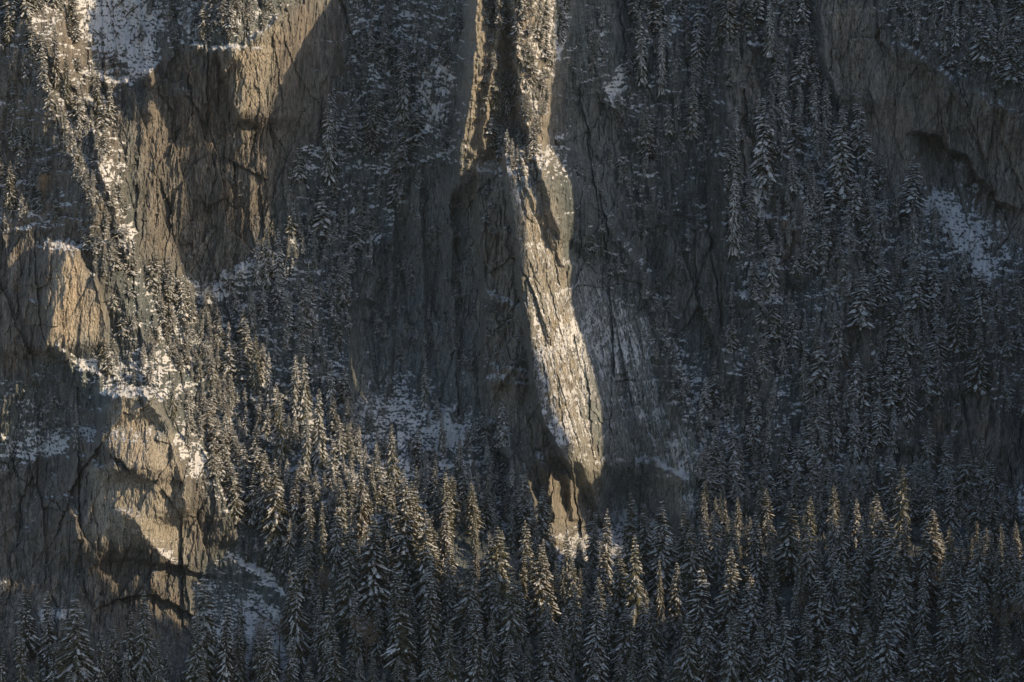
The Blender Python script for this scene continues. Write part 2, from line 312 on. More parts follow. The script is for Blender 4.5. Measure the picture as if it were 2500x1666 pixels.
def build_depth(X, Y):
    X = X.astype(np.float64); Y = Y.astype(np.float64)
    # warped plan coordinates give broken, irregular edges
    wx = 26*fbm(X/150, Y/210, 3, 1) + 7*fbm(X/28, Y/46, 3, 2); wy = 22*fbm(X/170, Y/150, 3, 3) + 7*fbm(X/34, Y/30, 3, 4)
    sx = 9*fbm(X/50, Y/60, 3, 5) + 4*fbm(X/14, Y/20, 2, 6); sy = 7*fbm(X/50, Y/40, 3, 8) + 4*fbm(X/14, Y/12, 2, 9)
    d = tps(X, Y)
    Xw, Yw = X+sx, Y+sy
    for line, h, wl, wr, t0, t1 in RIBS:
        px, y0, y1 = poly_x(Yw, line)
        e = sstep(y0-t0, y0+t0*.3, Yw)*(1-sstep(y1-t1*.3, y1+t1, Yw))
        dx = Xw-px
        prof = np.where(dx < 0, np.clip(1+dx/wl, 0, 1), np.clip(1-dx/wr, 0, 1))
        prof = np.where(dx < 0, prof**1.25, prof**1.1)
        d = d - h*prof*e
    lednoise = fbm(X/38, Y/60, 3, 12)
    for line, h, so, L in LEDGES:
        py, x0, x1 = poly_y(Xw, line)
        e = sstep(x0-25, x0+15, Xw)*(1-sstep(x1-15, x1+25, Xw))*np.clip(.55+1.3*lednoise, .05, 1.3)
        dy = Yw-py+16*lednoise
        d = d - h*e*sstep(-so, so, dy)*np.clip(1-dy/L, 0, 1)**1.2
    for line, h, so, L in HOLLOWS:
        py, x0, x1 = poly_y(Xw+1.2*sx, line)
        e = sstep(x0-20, x0+45, Xw)*(1-sstep(x1-45, x1+20, Xw))
        dy = Yw-py
        d = d + h*e*sstep(-so, so, dy)*np.clip(1-dy/L, 0, 1)**1.1
    wall = np.zeros(X.shape, np.float32)
    for k, p in WALLS.items():
        wall = np.maximum(wall, region(X+wx*.8, Y+wy*.8, p, 18))
    slab = np.maximum(region(X+sx, Y+sy, WALLS['slab'], 22), np.where(X > 1385, .85, .5)*region(X, Y, WALLS['teal_slab'], 22))
    stri = region(X+sx, Y+sy, WALLS['striated'], 25)
    bottom = sstep(1230, 1420, Y+wy)*(1-.9*region(X, Y, WALLS['lower_left'], 40))
    soft = np.zeros(X.shape, np.float32)
    for p_ in SMOOTH: soft = np.maximum(soft, region(X+sx, Y+sy, p_, 20))
    rough = (1-.5*slab)*(1-.6*stri)*(1-.6*bottom)*(1-.5*soft)
    # fluted rock, tall plates and cracks
    A = X+wx*1.4; B = Y+wy*1.4
    lean = .16*(Y-800)
    big = ridged((A-lean*.3)/120, B/300, 3, 31)
    fl = ridged((A-lean*.4)/40, B/190, 4, 41)
    plates = fbm((A+.12*B)/34, B/120, 3, 51)
    cr = fbm((A-lean*.3)/18, B/110, 3, 61)
    crack = np.exp(-(cr/.035)**2)
    cr2 = fbm((A+.45*B)/60, (B-.25*A)/70, 3, 66)
    crack2 = np.exp(-(cr2/.022)**2)
    d = d - rough*(2.4*big + .45*fl) 
    pq = plates*6; st = np.floor(pq)+sstep(.15, .5, pq-np.floor(pq))
    d = d + (.35*crack + .30*crack2)*wall*rough
    jx, jy = X+sx*1.5+.3*wx, Y+sy*1.5+.3*wy
    hf, ed = facets((X+sx*.6-.18*jy)/85, (Y+.25*X+sy)/330, 497); d = d - rough*(.4+.6*wall)*(3.8*hf) + wall*rough*.5*np.exp(-(ed/.03)**2)
    hf, ed = facets((X+sx+.55*jy)/60, (Y-.5*X+sy)/210, 499); d = d - rough*(.3+.7*wall)*(2.4*hf) + wall*rough*.25*np.exp(-(ed/.03)**2)
    hf, ed = facets((X+sx-lean*.3)/34, (Y+sy)/210, 501); d = d - rough*(.6+.4*wall)*(2.4*hf) + wall*rough*.45*np.exp(-(ed/.05)**2)
    hf, ed = facets((X+sx*.7+.10*jy)/15, (Y+sy)/120, 507); d = d - rough*(.75+.25*wall)*(1.0*hf) + wall*rough*.25*np.exp(-(ed/.10)**2)
    hf, ed = facets((X+.10*jy)/6.5, (jy)/52, 511); d = d - (.25+.75*rough)*(.50*hf)
    # fluting of the striated wall and the slabs
    d = d - stri*(1.0*ridged((X+.10*Y+sx*.3)/17, Y/600, 3, 71)+.5*ridged((X+.10*Y)/7, Y/300, 2, 72))
    hf, ed = facets((X-.24*Y+.5*sx)/20, (Y+sy)/170, 521); d = d - slab**2*(2.0*hf) + slab**2*.3*np.exp(-(ed/.07)**2)
    d = d - slab*(.55*ridged((X-.22*Y+sx*.5)/15, Y/130, 3, 75)+.35*fbm(X/7, Y/16, 3, 76))
    sz = np.zeros(X.shape, np.float32)
    for p_, w_ in SNOWY:
        if w_ > .5: sz = np.maximum(sz, region(X+wx*.5, Y+wy*.5, p_, 22))
    # broken benches outside the walls
    q = (Y+1.2*wy+30*fbm(X/60, Y/60, 3, 81))/(34.0); f = q-np.floor(q)
    saw = (f-1)*(1-sstep(0, .22, f)) + 0
    bench = sstep(.05, .55, f)-f
    d = d - (1-wall)*(1-.7*bottom)*(1-.65*sz)*2.6*bench*(.5+fbm(X/45, Y/45, 2, 83))
    q2 = (Y+wy+20*fbm(X/30, Y/30, 3, 85))/12.0; f2 = q2-np.floor(q2)
    d = d - (1-wall)*(1-.7*sz)*.75*(sstep(.05, .5, f2)-f2)*(1-.5*bottom)
    # small relief
    d = d - rough*(.14*fbm(X/11, Y/30, 3, 91) + .25*ridged(X/8, Y/34, 2, 95)) - .26*ridged((X+.1*Y)/5, Y/26, 2, 97)
    # crest above the frame leans back onto a plateau
    d = d + np.clip(-60-Y, 0, None)*.14*1.1
    return d, wall, slab, stri, bottom

def to_world(X, Y, D):
    k = 1+D/DIST
    return (X-CX)*S*k, D, (CY-Y)*S*k

# ---------------------------------------------------------------- build the mountain
def axis(lo, hi, a, b, fine, coarse):
    l = np.arange(lo, a, coarse); m = np.arange(a, b, fine); h = np.arange(b, hi+coarse, coarse)
    return np.concatenate([l, m, h]).astype(np.float64)
FINE = 5.0 if QUICK else 1.8
ax = axis(-480, 2980, -60, 2560, FINE, 12.0)
ay = axis(-380, 1990, -60, 1726, FINE, 12.0)
GX, GY = np.meshgrid(ax, ay)
DEP, WALL, SLAB, STRI, BOTTOM = build_depth(GX, GY)
WX, WY, WZ = to_world(GX, GY, DEP)
P3 = np.stack([WX, WY, WZ], -1)
du = np.gradient(P3, axis=1); dv = np.gradient(P3, axis=0)
N = np.cross(dv, du); N /= np.linalg.norm(N, axis=-1, keepdims=True)+1e-9
if N[..., 1].mean() > 0: N = -N
def blur(a, n):
    for _ in range(n):
        a = (a+np.roll(a,1,0)+np.roll(a,-1,0)+np.roll(a,1,1)+np.roll(a,-1,1))/5
    return a
wxn = 18*fbm(GX/60, GY/60, 3, 101); wyn = 18*fbm(GX/60, GY/60, 3, 102)
snw = np.zeros(GX.shape, np.float32)
for p, w in SNOWY: snw = np.maximum(snw, w*region(GX+wxn, GY+wyn, p, 26))
ftree = np.zeros(GX.shape, np.float32)
for p, dn, hr in FOREST: ftree = np.maximum(ftree, region(GX+wxn, GY+wyn, p, 24))
nz = .6*N[..., 2]+.4*blur(N[..., 2], 6)
ns = .55*fbm(GX/26, GY/26, 3, 111)+.6*fbm(GX/7, GY/6, 3, 112)
thr = .46 + .17*WALL - .62*snw - .06*ftree*(1-WALL) + .75*BOTTOM*ftree*(1-snw)  # bottom forest floor: litter, plus deep shade painted by holding back snow
# grass tufts and stones showing through the snow
tuft = fbm(GX/9, GY/6, 2, 115)
thr += .55*sstep(1120, 1230, GY)*ftree*(1-WALL)*(1-snw)*(GX > 1500)
SNOW = sstep(-.22, .26, nz - thr + .42*ns*(1-.4*snw))
SNOW *= 1-.9*sstep(.10, .30, tuft+.35*fbm(GX/40, GY/40, 2, 116)-.10*snw)*(1-.35*snw)
streak = ridged((GX-.22*GY)/9, GY/120, 3, 118)
SNOW *= 1-.9*sstep(1330*K, 1400*K, GY)*(GX < 480)*(1-snw)
SNOW = np.where(SLAB > .05, SNOW*(1-SLAB)+SLAB*sstep(-.25, .45, nz*.7-.30+.60*streak+.30*fbm(GX/7, GY/22, 3, 113)), SNOW)
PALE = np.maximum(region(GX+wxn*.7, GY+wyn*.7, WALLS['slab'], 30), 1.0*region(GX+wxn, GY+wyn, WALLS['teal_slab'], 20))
PALE = np.maximum(PALE, .7*region(GX+wxn, GY+wyn, Z((500,110),(660,30),(610,240),(545,275)), 16))  # sun glow on the upper left crag, painted as paler rock
PALE = np.maximum(PALE, .8*np.max([region(GX+wxn, GY+wyn, q, 20) for q in SMOOTH[:3]], axis=0))  # sun glow of the left buttresses put into a paler rock colour
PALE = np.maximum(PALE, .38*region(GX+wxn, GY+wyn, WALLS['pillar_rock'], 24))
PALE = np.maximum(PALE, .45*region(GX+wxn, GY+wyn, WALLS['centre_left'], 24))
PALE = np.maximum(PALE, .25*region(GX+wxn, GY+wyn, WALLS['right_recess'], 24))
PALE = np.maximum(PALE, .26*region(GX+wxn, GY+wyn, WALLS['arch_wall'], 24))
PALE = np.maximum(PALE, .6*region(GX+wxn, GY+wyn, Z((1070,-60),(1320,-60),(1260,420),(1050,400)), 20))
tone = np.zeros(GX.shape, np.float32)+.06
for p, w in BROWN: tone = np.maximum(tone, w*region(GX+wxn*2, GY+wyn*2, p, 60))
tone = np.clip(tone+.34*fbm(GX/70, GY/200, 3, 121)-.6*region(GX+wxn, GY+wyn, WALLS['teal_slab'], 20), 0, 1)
print('grid', GX.shape, 'snow', SNOW.mean(), time.time()-T0)

def grid_mesh(name, V, attrs, mat, smooth=True):
    ny, nx = V.shape[:2]
    me = bpy.data.meshes.new(name)
    idx = np.arange(ny*nx).reshape(ny, nx)
    q = np.stack([idx[:-1, :-1], idx[1:, :-1], idx[1:, 1:], idx[:-1, 1:]], -1).reshape(-1, 4)
    me.vertices.add(ny*nx); me.vertices.foreach_set('co', V.reshape(-1).astype(np.float32))
    me.loops.add(q.size); me.loops.foreach_set('vertex_index', q.reshape(-1).astype(np.int32))
    me.polygons.add(len(q)); me.polygons.foreach_set('loop_start', np.arange(0, q.size, 4, dtype=np.int32))
    me.polygons.foreach_set('loop_total', np.full(len(q), 4, np.int32))
    me.polygons.foreach_set('use_smooth', np.full(len(q), smooth, bool))
    for k, a in attrs.items():
        at = me.attributes.new(k, 'FLOAT', 'POINT'); at.data.foreach_set('value', a.reshape(-1).astype(np.float32))
    me.update(calc_edges=True)
    me.materials.append(mat)
    o = bpy.data.objects.new(name, me); col.objects.link(o)
    return o

# ---------------------------------------------------------------- materials
def new_mat(name):
    m = bpy.data.materials.new(name); m.use_nodes = True
    nt = m.node_tree; nt.nodes.clear()
    out = nt.nodes.new('ShaderNodeOutputMaterial'); b = nt.nodes.new('ShaderNodeBsdfPrincipled')
    nt.links.new(b.outputs[0], out.inputs[0])
    return m, nt, b
class G:
    """small helper for wiring shader nodes"""
    def __init__(s, nt): s.nt = nt
    def n(s, t, **k):
        o = s.nt.nodes.new(t)
        for a, v in k.items():
            if a in o.inputs.keys(): pass
            setattr(o, a, v)
        return o
    def set(s, sock, v):
        if hasattr(v, 'is_output') or isinstance(v, bpy.types.NodeSocket): s.nt.links.new(v, sock)
        else: sock.default_value = v
    def math(s, op, a, b=0.0, c=None, clamp=False):
        o = s.n('ShaderNodeMath', operation=op, use_clamp=clamp); s.set(o.inputs[0], a); s.set(o.inputs[1], b)
        if c is not None: s.set(o.inputs[2], c)
        return o.outputs[0]
    def mix(s, f, a, b):
        o = s.n('ShaderNodeMix', data_type='RGBA'); s.set(o.inputs[0], f); s.set(o.inputs[6], a); s.set(o.inputs[7], b)
        return o.outputs[2]
    def attr(s, name):
        return s.n('ShaderNodeAttribute', attribute_name=name).outputs['Fac']
    def pos(s, scale, rot=(0,0,0)):
        g = s.n('ShaderNodeTexCoord'); m = s.n('ShaderNodeMapping')
        s.nt.links.new(g.outputs['Object'], m.inputs[0]); m.inputs['Scale'].default_value = scale; m.inputs['Rotation'].default_value = rot
        return m.outputs[0]
    def noise(s, vec, scale, detail=4, rough=.55, dist=0.0):
        o = s.n('ShaderNodeTexNoise'); s.nt.links.new(vec, o.inputs['Vector'])
        o.inputs['Scale'].default_value = scale; o.inputs['Detail'].default_value = detail
        o.inputs['Roughness'].default_value = rough; o.inputs['Distortion'].default_value = dist
        return o.outputs['Fac']
    def rng(s, v, a, b, c=0.0, d=1.0):
        o = s.n('ShaderNodeMapRange', interpolation_type='SMOOTHSTEP'); s.set(o.inputs[0], v)
        for i, x in enumerate((a, b, c, d)): o.inputs[i+1].default_value = x
        return o.outputs[0]
def rock_material():
    m, nt, b = new_mat('rock_and_snow'); g = G(nt)
    v0 = g.pos((1, 1, .11), (0, .06, 0)); v1 = g.pos((1, 1, .13), (0, .05, 0)); v2 = g.pos((1, 1, .35), (0, -.12, 0)); v3 = g.pos((1, 1, 1))
    streak = g.noise(v1, .55, 5, .65, .4); fine = g.noise(v0, 2.6, 5, .72); med = g.noise(v2, .22, 5, .6, .6)
    grain = g.noise(v3, 3.2, 4, .7); blot = g.noise(v3, .06, 4, .55)
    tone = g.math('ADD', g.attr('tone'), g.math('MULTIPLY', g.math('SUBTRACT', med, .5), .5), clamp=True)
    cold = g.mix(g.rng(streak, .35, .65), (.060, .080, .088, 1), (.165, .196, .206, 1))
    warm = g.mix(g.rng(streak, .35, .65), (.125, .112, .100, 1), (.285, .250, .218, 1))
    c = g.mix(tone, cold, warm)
    ochre = g.math('MULTIPLY', g.rng(g.noise(v1, .23, 4, .6, .8), .54, .72), g.rng(tone, .45, .85))
    c = g.mix(g.math('MULTIPLY', ochre, .6), c, (.31, .215, .14, 1))
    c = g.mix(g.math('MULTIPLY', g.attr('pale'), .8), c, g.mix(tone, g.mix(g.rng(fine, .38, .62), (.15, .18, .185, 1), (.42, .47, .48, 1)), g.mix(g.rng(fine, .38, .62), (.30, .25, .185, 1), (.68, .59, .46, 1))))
    c = g.mix(g.math('MULTIPLY', g.rng(fine, .52, .36), .65), c, (.035, .036, .036, 1))
    pale = g.math('MULTIPLY', g.rng(fine, .54, .70), .55)
    c = g.mix(pale, c, (.30, .27, .23, 1))
    dark = g.math('MULTIPLY', g.rng(g.noise(v1, .9, 4, .6, .3), .56, .72), .6)      # water stains
    c = g.mix(dark, c, (.028, .030, .032, 1))
    c = g.mix(g.math('MULTIPLY', g.rng(grain, .5, .8), .35), c, (.04, .042, .04, 1))
    # snow lies where the vertex attribute says, its edge broken by fine noise
    s = g.math('ADD', g.attr('snow'), g.math('MULTIPLY', g.math('SUBTRACT', g.noise(v3, 1.9, 5, .75), .5), 1.7))
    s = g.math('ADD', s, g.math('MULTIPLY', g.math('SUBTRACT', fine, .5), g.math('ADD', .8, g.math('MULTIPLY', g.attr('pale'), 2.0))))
    s = g.math('MULTIPLY', g.rng(s, .40, .80), .93)
    sc = g.mix(g.rng(blot, .3, .7), (.50, .52, .55, 1), (.66, .68, .71, 1))
    nt.links.new(g.mix(s, c, sc), b.inputs['Base Color'])
    b.inputs['Roughness'].default_value = .88
    b.inputs['Specular IOR Level'].default_value = .25
    h = g.math('ADD', g.math('MULTIPLY', fine, .5), g.math('MULTIPLY', grain, .35))
    h = g.math('ADD', h, g.math('MULTIPLY', streak, .6))
    h = g.math('MULTIPLY', h, g.math('SUBTRACT', 1.15, s))
    bp = g.n('ShaderNodeBump'); bp.inputs['Strength'].default_value = 1.0; bp.inputs['Distance'].default_value = .45
    nt.links.new(h, bp.inputs['Height']); nt.links.new(bp.outputs[0], b.inputs['Normal'])
    return m
ROCK = rock_material()
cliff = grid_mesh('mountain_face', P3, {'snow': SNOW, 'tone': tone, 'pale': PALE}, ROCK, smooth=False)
cliff['kind'] = 'structure'
cliff['label'] = 'steep rock face with ribs, snow ledges and walls'

# ---------------------------------------------------------------- camera, sun, sky
cam = bpy.data.cameras.new('camera'); co = bpy.data.objects.new('camera', cam); col.objects.link(co)
co.location = (0, -DIST, 0); co.rotation_euler = (math.radians(90), 0, 0)
cam.sensor_width = 36; cam.sensor_fit = 'HORIZONTAL'
cam.lens = 36*DIST/(2500*S); cam.clip_start = 1; cam.clip_end = 20000
scn.camera = co
sun = bpy.data.lights.new('sun', 'SUN'); so = bpy.data.objects.new('sun', sun); col.objects.link(so)
sun.energy = float(os.environ.get('SUNE', 5.0)); sun.angle = math.radians(.5); sun.color = (1.0, .745, .45)
from mathutils import Vector
so.rotation_euler = Vector(SUNDIR).to_track_quat('Z', 'Y').to_euler()
so.location = (400, -500, 400)
w = bpy.data.worlds.new('World'); scn.world = w; w.use_nodes = True
nt = w.node_tree; nt.nodes.clear()
sky = nt.nodes.new('ShaderNodeTexSky'); sky.sky_type = 'NISHITA'; sky.sun_disc = False
sky.air_density = 1.0; sky.dust_density = 1.3; sky.ozone_density = .65
sky.sun_elevation = SUN_EL
sky.sun_rotation = math.atan2(SUNDIR[0], SUNDIR[1])
bg = nt.nodes.new('ShaderNodeBackground'); ow = nt.nodes.new('ShaderNodeOutputWorld')
nt.links.new(sky.outputs[0], bg.inputs[0]); nt.links.new(bg.outputs[0], ow.inputs[0])
bg.inputs[1].default_value = .15
scn.view_settings.view_transform = 'Standard'; scn.view_settings.look = 'None'
scn.view_settings.exposure = 0.36; scn.view_settings.gamma = 1.0

# ---------------------------------------------------------------- unseen spur added beside the frame, crest shaped to throw the big shadow
SHADE = [(-260,-5),(-125,-20),(-105,-30),(-90,-62),(-75,-98),(-60,-112),(-45,-112),(-42,30),(-40,98),(-36,104),(-26,90),(-22.5,60),(-21,-134),(-12,-142),(3,-142),(7,-20),(10,110),(30,125),(260,135)]
def spur():
    UH = (math.cos(SUN_AZ), math.sin(SUN_AZ)); s0 = 370.0
    us = np.arange(-260, 261, 1.0); ts = np.concatenate([-np.geomspace(140, .4, 60), [0], np.geomspace(.4, 140, 60)])
    T_, U_ = np.meshgrid(ts, us)
    tv = np.interp(us, [a for a, b in SHADE], [b for a, b in SHADE]) + 2.2*fbm(us/9, us*0, 3, 201)
    crest = (tv+s0*math.sin(SUN_EL))/math.cos(SUN_EL)
    z = crest[:, None]-(3.6*np.abs(T_)+ (ridged(U_/14, T_/30, 3, 205)+1)*np.clip(np.abs(T_)-2, 0, 14)*.5)
    z = np.maximum(z, -262)
    V = np.stack([SH[0]*(s0+T_)+UH[0]*U_, SH[1]*(s0+T_)+UH[1]*U_, z], -1)
    o = grid_mesh('shadow_spur', V, {'snow': np.clip(.75+.6*fbm(U_/9, T_/9, 3, 207), 0, 1), 'tone': np.full(z.shape, .5)}, ROCK)
    o['kind'] = 'structure'; return o
spur()
# valley floor, one sheet reaching the horizon
def valley():
    m, nt, b = new_mat('valley_floor'); g = G(nt)
    v = g.pos((1, 1, 1)); a = g.noise(v, .012, 5, .6); c = g.noise(v, .3, 4, .6)
    f = g.rng(a, .5, .56)
    nt.links.new(g.mix(f, (.03, .036, .03, 1), g.mix(c, (.5, .52, .55, 1), (.75, .77, .8, 1))), b.inputs['Base Color'])
    b.inputs['Roughness'].default_value = .9
    xs = np.concatenate([-np.geomspace(9000, 100, 30), [0], np.geomspace(100, 9000, 30)])
    A, B = np.meshgrid(xs, xs)
    Zz = -262+6*fbm(A/400, B/400, 3, 211)
    o = grid_mesh('valley_floor', np.stack([A, B, Zz], -1), {}, m); o['kind'] = 'structure'
valley()

# ---------------------------------------------------------------- trees
def needle_material(name, dark, light):
    m, nt, b = new_mat(name); g = G(nt)
    v = g.pos((1, 1, 1)); n = g.noise(v, 9, 3, .6)
    oi = g.n('ShaderNodeObjectInfo').outputs['Random']
    c = g.mix(n, dark, light)
    hs = g.n('ShaderNodeHueSaturation'); nt.links.new(c, hs.inputs['Color'])
    nt.links.new(g.math('ADD', .7, g.math('MULTIPLY', oi, .6)), hs.inputs['Value'])
    nt.links.new(g.math('ADD', .47, g.math('MULTIPLY', oi, .05)), hs.inputs['Hue'])
    nt.links.new(hs.outputs[0], b.inputs['Base Color']); b.inputs['Roughness'].default_value = .75
    b.inputs['Specular IOR Level'].default_value = .2
    return m
NEEDLE = needle_material('spruce_needles', (.030, .036, .027, 1), (.120, .105, .058, 1))
def snow_material():
    m, nt, b = new_mat('snow_on_branches'); g = G(nt)
    n = g.noise(g.pos((1, 1, 1)), 6, 4, .65)
    oi = g.n('ShaderNodeObjectInfo').outputs['Random']
    c = g.mix(g.rng(n, .35, .7), (.36, .38, .395, 1), (.78, .80, .82, 1))
    nt.links.new(g.mix(g.math('MULTIPLY', oi, .5), c, (.24, .25, .25, 1)), b.inputs['Base Color']); b.inputs['Roughness'].default_value = .8
    return m
TSNOW = snow_material()
def bark_material():
    m, nt, b = new_mat('bark'); g = G(nt)
    n = g.noise(g.pos((1, 1, .3)), 8, 4, .7)
    nt.links.new(g.mix(n, (.045, .035, .028, 1), (.16, .13, .105, 1)), b.inputs['Base Color']); b.inputs['Roughness'].default_value = .9
    return m
BARK = bark_material()
TWIG, _nt, _b = new_mat('bare_twigs')
_g = G(_nt); _nt.links.new(_g.mix(_g.noise(_g.pos((1,1,1)), 5, 3), (.11, .08, .05, 1), (.26, .20, .13, 1)), _b.inputs['Base Color']); _b.inputs['Roughness'].default_value = .85

class MB:
    def __init__(s): s.v = []; s.f = []; s.m = []
    def poly(s, pts, mi):
        i = len(s.v); s.v += pts; s.f.append(tuple(range(i, i+len(pts)))); s.m.append(mi)
    def tube(s, a, b, ra, rb, mi, n=5):
        ax_ = (b[0]-a[0], b[1]-a[1], b[2]-a[2]); L = math.sqrt(sum(q*q for q in ax_)) or 1
        t = [q/L for q in ax_]
        r_ = (1,0,0) if abs(t[2]) > .7 else (0,0,1)
        e = (t[1]*r_[2]-t[2]*r_[1], t[2]*r_[0]-t[0]*r_[2], t[0]*r_[1]-t[1]*r_[0]); l = math.sqrt(sum(q*q for q in e)); e = [q/l for q in e]
        f = (t[1]*e[2]-t[2]*e[1], t[2]*e[0]-t[0]*e[2], t[0]*e[1]-t[1]*e[0])
        i = len(s.v)
        for p, r in ((a, ra), (b, rb)):
            for k in range(n):
                c, d = math.cos(2*math.pi*k/n)*r, math.sin(2*math.pi*k/n)*r
                s.v.append((p[0]+e[0]*c+f[0]*d, p[1]+e[1]*c+f[1]*d, p[2]+e[2]*c+f[2]*d))
        for k in range(n):
            s.f.append((i+k, i+(k+1)%n, i+n+(k+1)%n, i+n+k)); s.m.append(mi)
    def mesh(s, name, mats):
        me = bpy.data.meshes.new(name); me.from_pydata(s.v, [], s.f)
        for m in mats: me.materials.append(m)
        me.polygons.foreach_set('material_index', s.m); me.update(); return me

def crown_mesh(name, seed, nwh, nseg, snow, spread, droop, ragged, pad=1.0, base=.06):
    """a spruce crown of height 1: whorls of drooping branches, each a flat spray of twigs with pads of snow on top"""
    R = random.Random(seed); mb = MB()
    lobes = [(R.uniform(0, 6.28), R.uniform(.1, .9), R.uniform(-.35, .3)) for _ in range(7)]
    nbr = int(nwh*11); az = 0
    for w_ in range(nbr):
        t = base+(1-base)*((w_+R.random())/nbr)**1.12
        t += .008*math.sin(t*nwh*6.283)
        if t > .988: continue
        u = 1-t
        rmax = spread*(u**.80)*(1-.28*max(0, u-.7)/.3)+.006
        az += 2.39996+R.uniform(-.5, .5)
        if R.random() < ragged*.3: continue
        bs = snow*R.choice([.15, .6, 1.0, 1.3])
        if 1:
            L = rmax*R.uniform(1-ragged, 1.15)
            for la, lt, lv in lobes:
                L *= 1+lv*max(0, math.cos(az-la))*math.exp(-((t-lt)/.1)**2)
            ca, sa = math.cos(az), math.sin(az)
            el = math.radians(22*t**3-8 - droop*u + R.uniform(-9, 9))
            segs = max(2, int(nseg*(L/spread)**.6+.5))
            pts = []; r = .0; z = t; e = el
            for i in range(segs+1):
                pts.append((r*ca, r*sa, z)); st = L/segs
                r += st*math.cos(e); z += st*math.sin(e)
                e += math.radians(-10/segs*2 if i < segs*.6 else 26/segs)
            wd = .20*L+.010
            for i in range(segs):
                p, q = pts[i], pts[i+1]
                fr = (i+.6)/segs; ww = wd*(1-.55*fr)*R.uniform(.75, 1.25)+.004
                dx, dy = -sa, ca
                dz = -ww*R.uniform(.35, .8)
                for sg in (-1, 1):
                    tip = (q[0]+dx*sg*ww+ca*ww*.45, q[1]+dy*sg*ww+sa*ww*.45, q[2]+dz)
                    mb.poly([p, q, tip], 0)
                    if fr > .35 or i % 2:
                        hang = ww*R.uniform(.5, 1.1)
                        mb.poly([p, q, ((p[0]+q[0])/2+dx*sg*.35*ww, (p[1]+q[1])/2+dy*sg*.35*ww, (p[2]+q[2])/2-hang)], 0)
                    if R.random() < bs*(.35+.65*fr):
                        h_ = ww*.13+.0012; f1 = R.uniform(.45, .85)
                        tp = (p[0]+(tip[0]-p[0])*f1+ca*.1*ww, p[1]+(tip[1]-p[1])*f1+sa*.1*ww, p[2]+(tip[2]-p[2])*f1+h_)
                        mb.poly([(p[0], p[1], p[2]+h_*1.5), (q[0], q[1], q[2]+h_*1.5), tp], 1)
                if R.random() < bs:
                    sw = ww*R.choice([.16, .25, .35, .6])*R.uniform(.8, 1.2)*pad; h_ = sw*R.uniform(.5, .9)+.001
                    pm, qm = (p[0], p[1], p[2]+h_), (q[0], q[1], q[2]+h_)
                    for sg in (-1, 1):
                        a_ = (p[0]+dx*sg*sw, p[1]+dy*sg*sw, p[2]-h_*.2); b_ = (q[0]+dx*sg*sw*.8, q[1]+dy*sg*sw*.8, q[2]-h_*.2)
                        mb.poly([pm, qm, b_, a_], 1)
                    if i == segs-1 or R.random() < .5:
                        e_ = (q[0]+ca*sw*.9, q[1]+sa*sw*.9, q[2]-h_*.3)
                        mb.poly([qm, (q[0]+dx*sw*.8, q[1]+dy*sw*.8, q[2]-h_*.2), e_], 1); mb.poly([qm, (q[0]-dx*sw*.8, q[1]-dy*sw*.8, q[2]-h_*.2), e_], 1)
    # leader
    mb.tube((0, 0, .93), (0, 0, 1.0), .0035, .0012, 0, 4)
    for k in range(5):
        a = k*1.3; mb.poly([(0, 0, .985-k*.008), (.012*math.cos(a), .012*math.sin(a), .99-k*.008), (0, 0, .97-k*.008)], 1 if k % 2 else 0)
    return mb.mesh(name, [NEEDLE, TSNOW])
def trunk_mesh(name, seed, r=.011):
    R = random.Random(seed); mb = MB(); p = (0, 0, -.05)
    for i in range(6):
        q = (R.uniform(-.003, .003), R.uniform(-.003, .003), (i+1)/6*.95)
        mb.tube(p, q, r*(1-i/6.5), r*(1-(i+1)/6.5), 0, 7); p = q
    return mb.mesh(name, [BARK])
KINDS = [ # seed, whorls, segments, snow, spread, droop, raggedness
 (1, 32, 6, .60, .20, 28, .25), (2, 28, 6, .72, .24, 24, .35), (3, 36, 6, .52, .17, 36, .2), (4, 26, 6, .85, .22, 30, .4),
 (5, 32, 6, .62, .25, 20, .3), (6, 30, 6, .92, .19, 36, .3), (7, 28, 6, .42, .21, 26, .5), (8, 24, 6, .8, .27, 28, .45)]
CROWNS = [crown_mesh('spruce_crown', *k) for k in KINDS]
FROST = [crown_mesh('frosted_crown', *k, pad=1.6) for k in [(21, 24, 5, 1.1, .22, 30, .35), (22, 22, 5, 1.25, .25, 24, .45), (23, 26, 5, 1.1, .19, 36, .25)]]
TRUNKS = [trunk_mesh('spruce_trunk', i) for i in range(4)]
LOW = [ (11, 20, 3, 1.1, .21, 28, .35), (12, 17, 3, 1.0, .24, 26, .45), (13, 22, 3, 1.0, .19, 34, .3), (14, 15, 3, 1.0, .28, 20, .5), (15, 20, 4, .6, .22, 26, .4), (16, 14, 3, 1.0, .34, 14, .6)]
print('crown faces', [len(m.polygons) for m in CROWNS], time.time()-T0)

